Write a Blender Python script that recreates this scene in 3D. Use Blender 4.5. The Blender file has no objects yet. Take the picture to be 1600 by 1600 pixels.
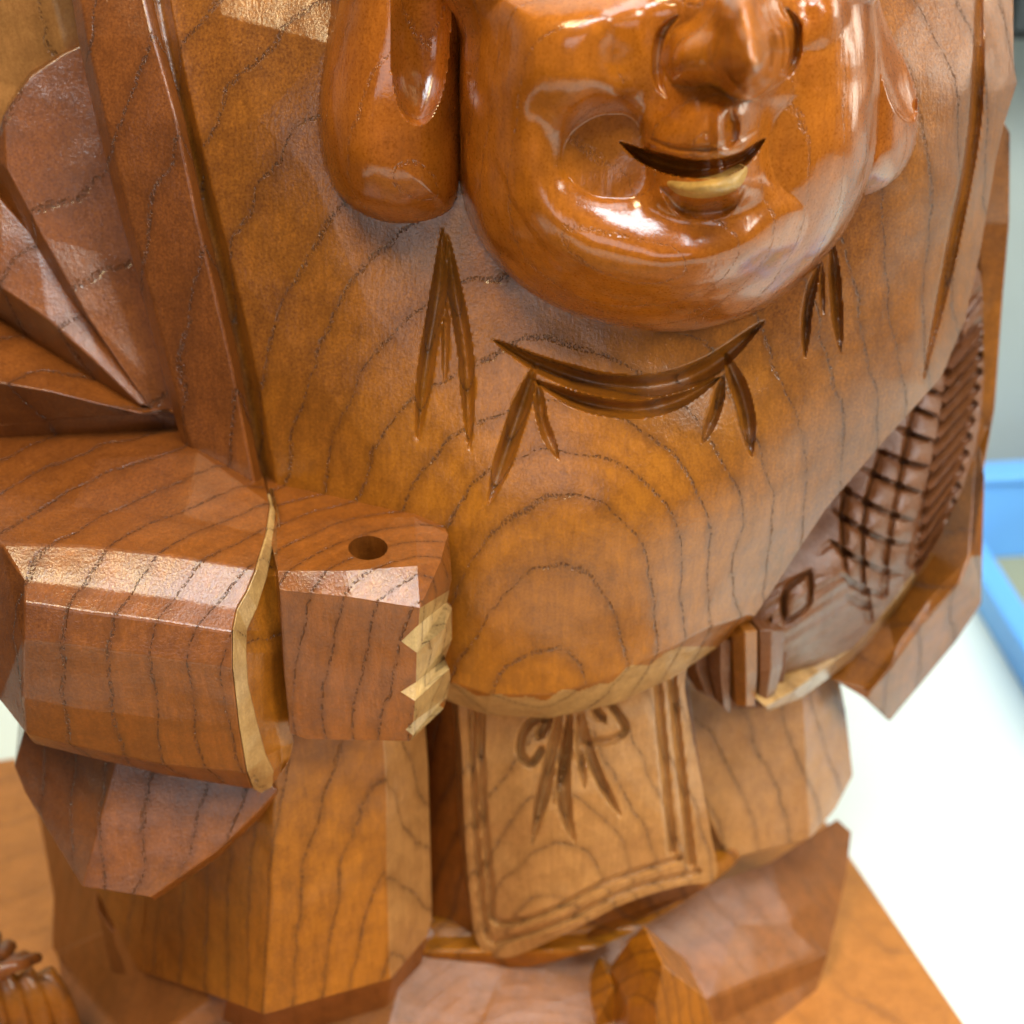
import bpy, bmesh, math, random
import numpy as np
from mathutils import Vector
random.seed(7); rng = np.random.default_rng(11)
S = 0.02            # one modelling unit is 2 cm
ZO = 14.0           # height (units) of the modelling origin above the table top

# ------------------------------------------------------------------ camera
sc = bpy.context.scene
col = bpy.context.collection
D, F, PITCH = 20.0, 2000.0, math.radians(28)
fv = np.array([0, math.cos(PITCH), -math.sin(PITCH)])
uv = np.array([0, math.sin(PITCH), math.cos(PITCH)])
rv = np.array([1.0, 0, 0])
CAM = -D * fv
cam = bpy.data.cameras.new('camera'); co = bpy.data.objects.new('camera', cam); col.objects.link(co)
co.location = Vector((CAM + np.array([0, 0, ZO])) * S)
co.rotation_euler = (math.pi / 2 - PITCH, 0, 0)
cam.sensor_width = 36; cam.lens = 36 * F / 1600
cam.clip_start = 0.01; cam.clip_end = 50
cam.dof.use_dof = True; cam.dof.focus_distance = 17.2 * S; cam.dof.aperture_fstop = 9.5
sc.camera = co

# ------------------------------------------------------------------ light
sc.view_settings.view_transform = 'Standard'; sc.view_settings.look = 'None'
sc.view_settings.exposure = -0.02; sc.view_settings.gamma = 1
w = bpy.data.worlds.new('World'); sc.world = w; w.use_nodes = True
bg = w.node_tree.nodes['Background']; bg.inputs[0].default_value = (0.92, 0.88, 0.82, 1); bg.inputs[1].default_value = 0.10

def area(name, loc, target, sx, sy, power, color):
    l = bpy.data.lights.new(name, 'AREA'); l.shape = 'RECTANGLE'; l.size = sx; l.size_y = sy
    l.energy = power; l.color = color
    o = bpy.data.objects.new(name, l); col.objects.link(o); o.location = loc
    o.rotation_euler = (Vector(target) - Vector(loc)).to_track_quat('-Z', 'Y').to_euler()
    return o
T0 = (0, 0, ZO * S)
area('overhead_light', (0.12, -0.72, 1.60), T0, 0.75, 0.35, 17, (0.82, 0.93, 1.0))
area('overhead_light', (-0.42, -0.50, 1.60), T0, 0.26, 0.34, 14, (1.0, 0.80, 0.44))
area('overhead_light', (-0.25, 1.3, 1.60), T0, 0.6, 0.35, 1.6, (0.92, 0.92, 1.0))
area('overhead_light', (0.52, 0.0, 1.60), (0.15, 0.05, .27), 0.95, 0.8, 15, (0.88, 0.96, 1.0))  # unseen lamp added so the fish scales catch a cool sheen
area('unseen_fill', (1.05, -0.75, 1.20), T0, 0.5, 0.5, 15, (1.0, 0.95, 0.84))  # unseen key light added at the right front
area('unseen_fill', (-0.5, -2.1, 0.75), (0, 0, .25), 1.2, 0.7, 7, (0.88, 0.95, 1.0))  # unseen soft front light added for sheen on the lower left facets
l3 = area('overhead_light', (1.0, 0.80, 1.0), (1.0, 0.80, 0), 0.7, 0.6, 40, (0.97, 1.0, 0.88)); l3.data.spread = math.radians(106)  # unseen lamp added to brighten the table, spread kept off the statue
area('unseen_fill', (1.15, 0.60, 0.62), (0.1, 0.05, .20), 0.6, 0.5, 7, (1.0, 0.95, 0.80))  # unseen light added at right rear to brighten right-facing facets

# ------------------------------------------------------------------ pixel-ray helpers (modelling units)
def ray(px, py):
    px = np.asarray(px, float)[..., None]; py = np.asarray(py, float)[..., None]
    return fv + (px - 800) / F * rv - (py - 800) / F * uv
def at(px, py, Y):
    d = ray(px, py); t = (np.asarray(Y, float)[..., None] - CAM[1]) / d[..., 1:2]
    return CAM + d * t
def atz(px, py, Z):
    d = ray(px, py); t = (np.asarray(Z, float)[..., None] - CAM[2]) / d[..., 2:3]
    return CAM + d * t
BASE = np.array([0.0, 4.0, -12.0])   # foot of the statue
EXT = np.array([-0.27, 0.96, 0.0])   # the statue's own front-to-back direction

# ------------------------------------------------------------------ materials
def nd(nt, t, **kw):
    n = nt.nodes.new(t)
    for k, v in kw.items(): setattr(n, k, v)
    return n
def mth(nt, op, a, b=None, c=None, clamp=False):
    n = nt.nodes.new('ShaderNodeMath'); n.operation = op; n.use_clamp = clamp
    for i, v in enumerate((a, b, c)):
        if v is None: continue
        if isinstance(v, (int, float)): n.inputs[i].default_value = v
        else: nt.links.new(v, n.inputs[i])
    return n.outputs[0]
def mixc(nt, fac, a, b, mode='MIX'):
    n = nt.nodes.new('ShaderNodeMix'); n.data_type = 'RGBA'; n.blend_type = mode
    for s, v in ((n.inputs[0], fac), (n.inputs[6], a), (n.inputs[7], b)):
        if isinstance(v, (int, float)): s.default_value = v
        elif isinstance(v, tuple): s.default_value = (*v, 1)
        else: nt.links.new(v, s)
    return n.outputs[2]
def noise(nt, vec, scale, detail=3, rough=.55, out=0):
    n = nd(nt, 'ShaderNodeTexNoise'); n.inputs['Scale'].default_value = scale
    n.inputs['Detail'].default_value = detail; n.inputs['Roughness'].default_value = rough
    nt.links.new(vec, n.inputs['Vector']); return n.outputs[out]
def maprange(nt, v, a, b, c, d):
    n = nd(nt, 'ShaderNodeMapRange'); nt.links.new(v, n.inputs[0])
    for i, x in enumerate((a, b, c, d)): n.inputs[i + 1].default_value = x
    return n.outputs[0]

def wood(name, c1, c2, rough=0.45, coat=0.9, coat_rough=0.13, lines=1.0, bump=0.5, wave=0.25, pores=1.0):
    m = bpy.data.materials.new(name); m.use_nodes = True; nt = m.node_tree
    b = nt.nodes['Principled BSDF']
    tc = nd(nt, 'ShaderNodeTexCoord')
    vm = nd(nt, 'ShaderNodeVectorMath', operation='SCALE'); nt.links.new(tc.outputs['Object'], vm.inputs[0]); vm.inputs[3].default_value = 1 / S
    V = vm.outputs[0]
    sx = nd(nt, 'ShaderNodeSeparateXYZ'); nt.links.new(V, sx.inputs[0])
    X, Yc, Z = sx.outputs
    # growth rings round a pith in front of the belly
    nz = noise(nt, V, 0.30, 2)
    nz2 = noise(nt, V, 1.7, 2)
    dx = mth(nt, 'ADD', X, -0.6); dy = mth(nt, 'ADD', Yc, 5.4 + BASE[1]); dy = mth(nt, 'ADD', dy, mth(nt, 'MULTIPLY', mth(nt, 'ADD', Z, BASE[2]), 0.26))
    dx = mth(nt, 'ADD', dx, mth(nt, 'MULTIPLY', Z, 0.02))
    R = mth(nt, 'SQRT', mth(nt, 'ADD', mth(nt, 'MULTIPLY', dx, dx), mth(nt, 'MULTIPLY', dy, dy)))
    ph = mth(nt, 'MULTIPLY', mth(nt, 'LOGARITHM', R, math.e), 11.0)
    ph = mth(nt, 'ADD', ph, mth(nt, 'MULTIPLY', nz, 1.5))
    ph = mth(nt, 'ADD', ph, mth(nt, 'MULTIPLY', nz2, 0.3))
    fr = mth(nt, 'FRACT', ph)
    dist = mth(nt, 'ABSOLUTE', mth(nt, 'ADD', fr, -0.5))
    # pores: short dashes along the trunk
    mp = nd(nt, 'ShaderNodeMapping'); nt.links.new(V, mp.inputs[0]); mp.inputs['Scale'].default_value = (34, 34, 17)
    dots = noise(nt, mp.outputs[0], 1.0, 1)
    lw = maprange(nt, noise(nt, V, 0.9, 1), .35, .65, 0.02, 0.065)
    line = mth(nt, 'SUBTRACT', 1.0, mth(nt, 'DIVIDE', dist, lw), clamp=True)
    line = mth(nt, 'MINIMUM', mth(nt, 'MULTIPLY', line, 1.5), 1.0)
    pore = mth(nt, 'MULTIPLY', line, maprange(nt, dots, .50, .58, 0, 1))
    soft = mth(nt, 'SUBTRACT', 1.0, mth(nt, 'DIVIDE', dist, 0.2), clamp=True)
    sawt = mth(nt, 'MULTIPLY', fr, 1.0)
    big = noise(nt, V, 0.45, 3)
    fine = noise(nt, V, 26, 2)
    mp2 = nd(nt, 'ShaderNodeMapping'); nt.links.new(V, mp2.inputs[0]); mp2.inputs['Scale'].default_value = (14, 14, 1.2)
    fib = noise(nt, mp2.outputs[0], 1.0, 3)
    rr_ = mth(nt, 'ADD', maprange(nt, R, 3.6, 8.0, .95, 0.05), mth(nt, 'MULTIPLY', mth(nt, 'ADD', big, -.5), 1.6), clamp=True)
    base = mixc(nt, rr_, c1, c2)
    base = mixc(nt, mth(nt, 'MULTIPLY', sawt, 0.22), base, tuple(x * 0.62 for x in c1))
    base = mixc(nt, maprange(nt, fine, .3, .72, 0.0, 0.30), base, tuple(min(1, x * 1.6 + .01) for x in c2))
    base = mixc(nt, maprange(nt, fib, .35, .7, 0.0, 0.25), base, tuple(x * 0.5 for x in c1))
    mott = noise(nt, V, 2.6, 4, .65)
    base = mixc(nt, maprange(nt, mott, .42, .66, 0.0, 0.34), base, tuple(x * 0.55 for x in c1))
    base = mixc(nt, mth(nt, 'MULTIPLY', soft, 0.36 * lines), base, tuple(x * 0.45 for x in c1))
    base = mixc(nt, mth(nt, 'MULTIPLY', pore, 0.60 * lines), base, (0.06, 0.024, 0.009))
    nt.links.new(base, b.inputs['Base Color'])
    rg = maprange(nt, fine, .3, .7, rough - .05, rough + .07)
    rg = mth(nt, 'ADD', rg, mth(nt, 'MULTIPLY', pore, 0.25))
    nt.links.new(rg, b.inputs['Roughness'])
    b.inputs['Specular IOR Level'].default_value = 0.15
    b.inputs['Coat Weight'].default_value = coat; b.inputs['Coat Roughness'].default_value = coat_rough
    b.inputs['Coat IOR'].default_value = 1.55
    # relief
    h = mth(nt, 'MULTIPLY', pore, -0.018 * lines)
    h = mth(nt, 'ADD', h, mth(nt, 'MULTIPLY', noise(nt, V, 24, 3, .7), 0.014 * bump * pores))
    h = mth(nt, 'ADD', h, mth(nt, 'MULTIPLY', fib, 0.010 * bump))
    h = mth(nt, 'ADD', h, mth(nt, 'MULTIPLY', noise(nt, V, 0.8, 0), 0.22 * wave))
    h = mth(nt, 'ADD', h, mth(nt, 'MULTIPLY', noise(nt, V, 2.6, 0), 0.035 * wave))
    bm = nd(nt, 'ShaderNodeBump'); bm.inputs['Distance'].default_value = S; bm.inputs['Strength'].default_value = 1
    nt.links.new(h, bm.inputs['Height'])
    nt.links.new(bm.outputs[0], b.inputs['Normal'])
    nt.links.new(bm.outputs[0], b.inputs['Coat Normal'])
    return m
M = {}
M['robe'] = wood('lacquered_wood_robe', (0.155, 0.043, 0.005), (0.44, 0.145, 0.006), wave=.4)
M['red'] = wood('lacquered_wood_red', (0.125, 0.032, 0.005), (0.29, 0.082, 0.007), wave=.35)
M['skin'] = wood('polished_wood_skin', (0.27, 0.062, 0.004), (0.47, 0.138, 0.006), rough=.3, coat=1.0, coat_rough=.08, lines=.35, wave=.7, bump=.35, pores=.4)
M['fish'] = wood('lacquered_wood_fish', (0.15, 0.046, 0.012), (0.23, 0.076, 0.016), rough=.3, coat=1.0, lines=.25, wave=.4, bump=1.2)
M['base'] = wood('lacquered_wood_base', (0.21, 0.070, 0.018), (0.31, 0.105, 0.020), rough=.42, coat=.45, wave=.4, lines=.3)
M['cut'] = wood('pale_lit_wood', (0.36, 0.145, 0.038), (0.50, 0.24, 0.07), rough=.38, coat=.8, wave=.5)  # paler wood; on the skirt's right facets it paints in reflected light
M['edge'] = wood('pale_lit_edge_wood', (0.30, 0.135, 0.035), (0.58, 0.36, 0.13), rough=.36, coat=.9, wave=.5, lines=.9)  # light reflected onto rims and finger facets, put into the wood colour
M['plinth'] = wood('plinth_wood', (0.44, 0.16, 0.035), (0.55, 0.22, 0.045), rough=.35, coat=.5, lines=.4, wave=.2)
M['mouth'] = wood('raw_wood_lip', (0.42, 0.20, 0.04), (0.56, 0.34, 0.09), rough=.4, coat=.6, lines=.1, wave=.4)

def plain(name, c, rough, metal=0, var=.08, scale=6):
    m = bpy.data.materials.new(name); m.use_nodes = True; nt = m.node_tree; b = nt.nodes['Principled BSDF']
    tc = nd(nt, 'ShaderNodeTexCoord')
    n = noise(nt, tc.outputs['Object'], scale, 4)
    nt.links.new(mixc(nt, maprange(nt, n, .3, .7, 0, 1), tuple(x * (1 - var) for x in c), tuple(min(1, x * (1 + var)) for x in c)), b.inputs['Base Color'])
    b.inputs['Roughness'].default_value = rough; b.inputs['Metallic'].default_value = metal
    return m
M['table'] = plain('pale_laminate', (0.80, 0.85, 0.77), .35, var=.03)
M['blue'] = plain('blue_plastic', (0.15, 0.45, 1.0), .3)
M['olive'] = plain('olive_crate_floor', (0.30, 0.31, 0.20), .6)
M['wall'] = plain('grey_teal_wall', (0.36, 0.42, 0.42), .8)
M['ground'] = plain('brown_floor_covering', (0.16, 0.11, 0.07), .6)
M['dark'] = plain('dark_cabinet_paint', (0.03, 0.04, 0.045), .5)

# ------------------------------------------------------------------ objects
def tag(o, label=None, cat=None, group=None, kind=None):
    for k, v in (('label', label), ('category', cat), ('group', group), ('kind', kind)):
        if v: o[k] = v
    return o
def empty(name, p):
    o = bpy.data.objects.new(name, None); o.empty_display_size = .02; col.objects.link(o)
    o.location = Vector((np.array(p) + [0, 0, ZO]) * S); return o
def mesh_obj(name, V, Fc, mat, parent=None, origin=BASE, bevel=0, sharp=30, smooth=True):
    V = (np.asarray(V, float) - origin) * S
    me = bpy.data.meshes.new(name); me.from_pydata(V.tolist(), [], [tuple(int(i) for i in f) for f in Fc]); me.validate()
    bm = bmesh.new(); bm.from_mesh(me); bmesh.ops.recalc_face_normals(bm, faces=bm.faces)
    bm.to_mesh(me); bm.free()
    if smooth: me.shade_smooth(); me.set_sharp_from_angle(angle=math.radians(sharp))
    me.materials.append(mat)
    o = bpy.data.objects.new(name, me); col.objects.link(o)
    if parent is not None: o.parent = parent
    else: o.location = Vector((origin + [0, 0, ZO]) * S)
    if bevel:
        md = o.modifiers.new('bevel', 'BEVEL'); md.width = bevel * S; md.segments = 2; md.limit_method = 'ANGLE'
        md.angle_limit = math.radians(6); md.use_clamp_overlap = True; md.harden_normals = True
        me.shade_smooth()
    return o
def close_back(V, Fc, thick, ext=EXT):
    """extrude the open border backwards and cap it"""
    cnt = {}
    for f in Fc:
        for i in range(len(f)):
            a, b = f[i], f[(i + 1) % len(f)]
            cnt[(a, b)] = cnt.get((a, b), 0) + 1
    bd = {a: b for (a, b) in cnt if (b, a) not in cnt}
    V = list(map(tuple, V)); new = {}
    for a in bd:
        new[a] = len(V); V.append(tuple(np.array(V[a]) + ext * thick))
    Fo = list(Fc)
    for a, b in bd.items():
        if b in new: Fo.append((b, a, new[a], new[b]))
    seen = set()
    for a in bd:
        if a in seen: continue
        lp = []; c = a
        while c in bd and c not in seen: seen.add(c); lp.append(new[c]); c = bd[c]
        if len(lp) > 2: Fo.append(tuple(lp))
    return V, Fo

def dseg(px, py, poly, closed=False):
    """distance to a polyline (px) and the running parameter 0..1"""
    P = np.array(poly, float); n = len(P)
    L = np.r_[0, np.cumsum(np.hypot(*np.diff(P, axis=0).T))]
    best = np.full(px.shape, 1e9); par = np.zeros(px.shape); sd = np.zeros(px.shape)
    for i in range(n if closed else n - 1):
        a = P[i]; b = P[(i + 1) % n]; ab = b - a; l2 = (ab ** 2).sum() + 1e-9
        t = np.clip(((px - a[0]) * ab[0] + (py - a[1]) * ab[1]) / l2, 0, 1)
        d = np.hypot(px - a[0] - t * ab[0], py - a[1] - t * ab[1])
        m = d < best
        best = np.where(m, d, best)
        if not closed:
            par = np.where(m, (L[i] + t * math.sqrt(l2)) / L[-1], par)
        s = np.sign(ab[0] * (py - a[1]) - ab[1] * (px - a[0])); sd = np.where(m, s, sd)
    return best, par, sd
def inside(px, py, poly):
    P = np.array(poly, float); r = np.zeros(px.shape, bool); j = len(P) - 1
    for i in range(len(P)):
        xi, yi = P[i]; xj, yj = P[j]
        c = ((yi > py) != (yj > py)) & (px < (xj - xi) * (py - yi) / (yj - yi + 1e-12) + xi)
        r ^= c; j = i
    return r
def smooth_poly(pts, n=6):
    """closed Catmull-Rom"""
    P = np.array(pts, float); N = len(P); out = []
    for i in range(N):
        p0, p1, p2, p3 = P[i - 1], P[i], P[(i + 1) % N], P[(i + 2) % N]
        for k in range(n):
            t = k / n
            out.append(.5 * (2 * p1 + (p2 - p0) * t + (2 * p0 - 5 * p1 + 4 * p2 - p3) * t ** 2 + (3 * p1 - p0 - 3 * p2 + p3) * t ** 3))
    return np.array(out)
def smooth_line(pts, n=6):
    P = np.array(pts, float)
    if len(P) < 3: return P
    E_ = np.vstack([2 * P[0] - P[1], P, 2 * P[-1] - P[-2]]); out = []
    for i in range(1, len(E_) - 2):
        p0, p1, p2, p3 = E_[i - 1:i + 3]
        for k in range(n):
            t = k / n
            out.append(.5 * (2 * p1 + (p2 - p0) * t + (2 * p0 - 5 * p1 + 4 * p2 - p3) * t ** 2 + (3 * p1 - p0 - 3 * p2 + p3) * t ** 3))
    out.append(P[-1]); return np.array(out)
def vround(q): return q * (2 - q)
class TPS:
    """thin-plate surface through hand-placed control points"""
    def __init__(s, pts, lam=0.0):
        A = np.array(pts, float); s.x = A[:, :2] / 100; v = A[:, 2]; n = len(A)
        K = s.k(np.linalg.norm(s.x[:, None] - s.x[None], axis=2)) + lam * np.eye(n)
        Pm = np.c_[np.ones(n), s.x]
        s.w = np.linalg.solve(np.block([[K, Pm], [Pm.T, np.zeros((3, 3))]]), np.r_[v, 0, 0, 0])
    def k(s, r): return np.where(r > 0, r * r * np.log(r + 1e-12), 0)
    def __call__(s, px, py):
        q = np.stack([np.ravel(px), np.ravel(py)], 1) / 100; out = np.empty(len(q))
        for i in range(0, len(q), 20000):
            c = q[i:i + 20000]
            out[i:i + 20000] = s.k(np.linalg.norm(c[:, None] - s.x[None], axis=2)) @ s.w[:-3] + s.w[-3] + c @ s.w[-2:]
        return out.reshape(np.shape(px))
def facetize(fn, poly_bbox, cell, seed, mix, jitter=.4):
    """knife-cut look: linear interpolation of fn over a jittered coarse triangulation"""
    from mathutils.geometry import delaunay_2d_cdt
    x0, y0, x1, y1 = poly_bbox; g = np.random.default_rng(seed); pts = []
    for i, yy in enumerate(np.arange(y0 - cell, y1 + 2 * cell, cell * .87)):
        for xx in np.arange(x0 - cell, x1 + 2 * cell, cell):
            pts.append((xx + (i % 2) * cell / 2 + g.uniform(-jitter, jitter) * cell, yy + g.uniform(-jitter, jitter) * cell * .87))
    vs, _, fs, _, _, _ = delaunay_2d_cdt([Vector(p) for p in pts], [], [], 0, 1e-6)
    P = np.array([tuple(v) for v in vs]); H = fn(P[:, 0], P[:, 1])
    def f(px, py):
        out = fn(px, py).copy(); lin = out.copy()
        for t in fs:
            a, b, c = P[t[0]], P[t[1]], P[t[2]]
            bx = (px >= min(a[0], b[0], c[0])) & (px <= max(a[0], b[0], c[0])) & (py >= min(a[1], b[1], c[1])) & (py <= max(a[1], b[1], c[1]))
            if not bx.any(): continue
            ii = np.nonzero(bx)
            x, y = px[ii], py[ii]
            det = (b[1] - c[1]) * (a[0] - c[0]) + (c[0] - b[0]) * (a[1] - c[1])
            if abs(det) < 1e-9: continue
            l1 = ((b[1] - c[1]) * (x - c[0]) + (c[0] - b[0]) * (y - c[1])) / det
            l2 = ((c[1] - a[1]) * (x - c[0]) + (a[0] - c[0]) * (y - c[1])) / det
            l3 = 1 - l1 - l2; ok = (l1 >= -1e-6) & (l2 >= -1e-6) & (l3 >= -1e-6)
            v = l1 * H[t[0]] + l2 * H[t[1]] + l3 * H[t[2]]
            idx = tuple(k[ok] for k in ii); lin[idx] = v[ok]
        return out * (1 - mix) + lin * mix
    return f
def gouge(px, py, pts, width, depth, asym=.35, taper=True, smooth=True):
    """V-cut with pointed ends: returns how far the surface is cut back (units)"""
    L = smooth_line(pts) if smooth else np.array(pts, float)
    m = width * 1.5
    box = (px > L[:, 0].min() - m) & (px < L[:, 0].max() + m) & (py > L[:, 1].min() - m) & (py < L[:, 1].max() + m)
    out = np.zeros(px.shape)
    if not box.any(): return out
    i = np.nonzero(box); d, t, s = dseg(px[i], py[i], L)
    ww = width * (np.clip(1.15 * np.sin(np.pi * np.clip(t, 0, 1)) ** .75, 0, 1) if taper else 1.0) + .3
    q = 1 - (d - asym * 0 * s) / ww
    q = np.clip(q, 0, 1); out[i] = depth * (q * (2 - q)) * (ww / width)
    return out
def field(name, outline, fn, step, thick, mat, parent, sharp=38, ext=EXT, mat2=None, mask=None):
    O = np.array(outline, float)
    x0, y0 = O.min(0) - step; x1, y1 = O.max(0) + step
    xs = np.arange(x0, x1 + step, step); ys = np.arange(y0, y1 + step, step)
    GX, GY = np.meshgrid(xs, ys)
    cx, cy = GX[:-1, :-1] + step / 2, GY[:-1, :-1] + step / 2
    keep = inside(cx, cy, O)
    # drop cells touching only by a corner: keep it simple, erode stray ones
    nb = np.zeros(keep.shape, int)
    nb[1:] += keep[:-1]; nb[:-1] += keep[1:]; nb[:, 1:] += keep[:, :-1]; nb[:, :-1] += keep[:, 1:]
    keep &= nb >= 2
    cntv = np.zeros(GX.shape, int)
    for a in (0, 1):
        for b in (0, 1): cntv[a:a + keep.shape[0], b:b + keep.shape[1]] += keep
    used = cntv > 0; idx = -np.ones(GX.shape, int); idx[used] = np.arange(used.sum())
    VX, VY, bdv = GX[used].copy(), GY[used].copy(), cntv[used] < 4
    bx, by = VX[bdv], VY[bdv]; best = np.full(bx.shape, 1e9); nx, ny = bx.copy(), by.copy()
    for i in range(len(O)):
        a, b = O[i], O[(i + 1) % len(O)]; ab = b - a; l2 = (ab ** 2).sum() + 1e-9
        t = np.clip(((bx - a[0]) * ab[0] + (by - a[1]) * ab[1]) / l2, 0, 1)
        qx, qy = a[0] + t * ab[0], a[1] + t * ab[1]; d = np.hypot(bx - qx, by - qy); m = d < best
        best = np.where(m, d, best); nx = np.where(m, qx, nx); ny = np.where(m, qy, ny)
    mv = best < step * 1.2
    VX[bdv] = np.where(mv, nx, bx); VY[bdv] = np.where(mv, ny, by)
    P = at(VX, VY, fn(VX, VY))
    r, c = np.nonzero(keep)
    Fc = np.stack([idx[r, c], idx[r + 1, c], idx[r + 1, c + 1], idx[r, c + 1]], 1)
    V, Fo = close_back(P, [tuple(f) for f in Fc.tolist()], thick, ext)
    o = mesh_obj(name, V, Fo, mat, parent, sharp=sharp)
    if mat2 is not None:
        o.data.materials.append(mat2); mi = np.zeros(len(o.data.polygons), np.int32)
        mi[:len(r)] = mask(GX[r, c] + step / 2, GY[r, c] + step / 2); o.data.polygons.foreach_set('material_index', mi)
    return o
def facets(name, verts, faces, thick, mat, parent, bevel=.035, ext=EXT, jitter=0):
    """verts: key -> (px, py, Y) or (px, py, 'z', Z); faces: lists of keys"""
    keys = list(verts); V = []
    for k in keys:
        v = verts[k]
        V.append(atz(v[0], v[1], v[3]) if len(v) == 4 else at(v[0], v[1], v[2]))
    ix = {k: i for i, k in enumerate(keys)}; Fc = []
    for f in faces:
        q = [ix[k] for k in f]
        # consistent winding as seen from the camera
        a = sum(verts[f[i]][0] * verts[f[(i + 1) % len(f)]][1] - verts[f[(i + 1) % len(f)]][0] * verts[f[i]][1] for i in range(len(f)))
        Fc.append(tuple(q if a < 0 else q[::-1]))
    if thick: V, Fc = close_back(V, Fc, thick, ext)
    return mesh_obj(name, V, Fc, mat, parent, bevel=bevel, sharp=20)

# ================================================================== setting
def box_mesh(name, corners_xy, z0, z1, mat, parent=None, origin=None, bevel=.05):
    c = np.array(corners_xy); V = [(*p, z0) for p in c] + [(*p, z1) for p in c]; n = len(c)
    Fc = [tuple(range(n))[::-1], tuple(range(n, 2 * n))] + [(i, (i + 1) % n, n + (i + 1) % n, n + i) for i in range(n)]
    o = origin if origin is not None else np.array([*c.mean(0), z0])
    return mesh_obj(name, V, Fc, mat, parent, origin=o, bevel=bevel)
tag(box_mesh('floor', [(-200, -160), (200, -160), (200, 200), (-200, 200)], -56, -54, M['ground'], bevel=0), kind='structure')

ZP = -12.0
a = atz(1510, 1600, ZP); b = atz(1305, 1300, ZP); dr = (b - a)[:2] / np.linalg.norm((b - a)[:2])
nrm = np.array([-dr[1], dr[0]])      # towards the left
fl = atz(0, 1185, ZP)[:2]
tt = np.linalg.solve(np.stack([dr, -nrm], 1), fl - a[:2])
far_r = a[:2] + dr * tt[0]; far_l = far_r + nrm * 27; near_r = a[:2] - dr * 12; near_l = near_r + nrm * 27
pl = tag(empty('wooden_plinth', (*((far_r + near_l) / 2), -14)), 'flat orange-brown wooden plinth under the carved statue, corner at lower right', 'plinth')
po = np.array([*((far_r + near_l) / 2), -14.0])
def rect_in(d): # corners moved inward
    c = np.array([near_r, far_r, far_l, near_l]); m = c.mean(0)
    return [p + (m - p) / np.linalg.norm(m - p) * d for p in c]
box_mesh('board', [near_r, far_r, far_l, near_l], -13.3, ZP, M['plinth'], pl, po, bevel=.12)
box_mesh('foot_rail', rect_in(1.2), -14, -13.3, M['plinth'], pl, po, bevel=.05)

# blue open crate behind the statue
ZC = -12.6
A = atz(1500, 838, ZC)[:2]; Bc = atz(1760, 824, ZC)[:2]; Dc = A + (atz(1600, 1000, ZC)[:2] - A) * 2.2
cr = tag(empty('blue_tray', (*A, -14)), 'bright blue low-sided plastic tray with tall back behind the statue at right', 'tray')
cro = np.array([*A, -14.0]); ab = Bc - A; ad = Dc - A; ab2 = ab * 1.6
ua, ud = ab / np.linalg.norm(ab), ad / np.linalg.norm(ad); tk = .5
ZT = float(at(1560, 745, A[1])[2])
def slab(p, q, inward, t): return [p, q, q + inward * t, p + inward * t]
box_mesh('side_panel', slab(A, A + ad, ua, tk), -14, ZC - .2, M['blue'], cr, cro)
box_mesh('back_panel', slab(A - ud * 1.0, A + ab2 - ud * 1.0, ud, .98), -14, ZT - .3, M['blue'], cr, cro)
box_mesh('rim', slab(A - ud * 1.15 - ua * .15, A + ab2 - ud * 1.15, ud, 1.3), ZT - .3, ZT, M['blue'], cr, cro, bevel=.1)
box_mesh('side_panel', slab(A + ab2, A + ab2 + ad, -ua, tk), -14, ZC - .2, M['blue'], cr, cro)
box_mesh('front_panel', slab(A + ad + ua * tk, A + ad + ab2 - ua * tk, -ud, tk), -14, ZC - .2, M['blue'], cr, cro)
box_mesh('bottom_panel', [A + (ua + ud * .1) * tk, A + ab2 + (-ua + ud * .1) * tk, A + ab2 + ad - (ua + ud) * tk, A + ad + (ua - ud) * tk], -13.9, -13.5, M['olive'], cr, cro)
for p, q, iw in ((A, A + ad, ua), (A + ab2, A + ab2 + ad, -ua), (A + ad + ua * .9, A + ad + ab2 - ua * .9, -ud)):
    box_mesh('rim', slab(p - iw * .15, q - iw * .15, iw, .9), ZC - .2, ZC, M['blue'], cr, cro, bevel=.1)
YW = float(max(A[1], (A + ab2)[1])) + 2.2
tt_ = tag(empty('white_table', (0, 0, -54)), 'pale greenish-white table under the plinth, overexposed at lower right', 'table')
to = np.array([0.0, 0.0, -54.0])
box_mesh('tabletop', [(-24, -32), (80, -32), (80, YW - .2), (-24, YW - .2)], -15.2, -14, M['table'], tt_, to, bevel=.1)
for lx_, ly_ in ((-20, -28), (76, -28), (76, YW - 4), (-20, YW - 4)): box_mesh('leg', [(lx_ - 1.5, ly_ - 1.5), (lx_ + 1.5, ly_ - 1.5), (lx_ + 1.5, ly_ + 1.5), (lx_ - 1.5, ly_ + 1.5)], -54, -15.2, M['dark'], tt_, to, bevel=.1)
tag(box_mesh('wall', [(-150, YW), (150, YW), (150, YW + 2), (-150, YW + 2)], -54, 90, M['wall'], bevel=0), kind='structure')
# dark cabinet far behind, upper right corner
YC = YW - 3.0
c0 = at(1562, 20, YC); zt = float(at(1590, 62, YC)[2])
cab = tag(empty('dark_cabinet', (c0[0], YC, zt)), 'dark cabinet hung on the grey wall, seen past the statue at top right', 'cabinet')
co_ = np.array([c0[0], YC, zt])
box_mesh('body', [(c0[0], YC), (c0[0] + 30, YC), (c0[0] + 30, YW - .02), (c0[0], YW - .02)], zt, zt + 30, M['dark'], cab, co_)
box_mesh('door', [(c0[0] + .3, YC - .5), (c0[0] + 14.5, YC - .5), (c0[0] + 14.5, YC - .01), (c0[0] + .3, YC - .01)], zt + .3, zt + 29.5, M['dark'], cab, co_)

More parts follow.
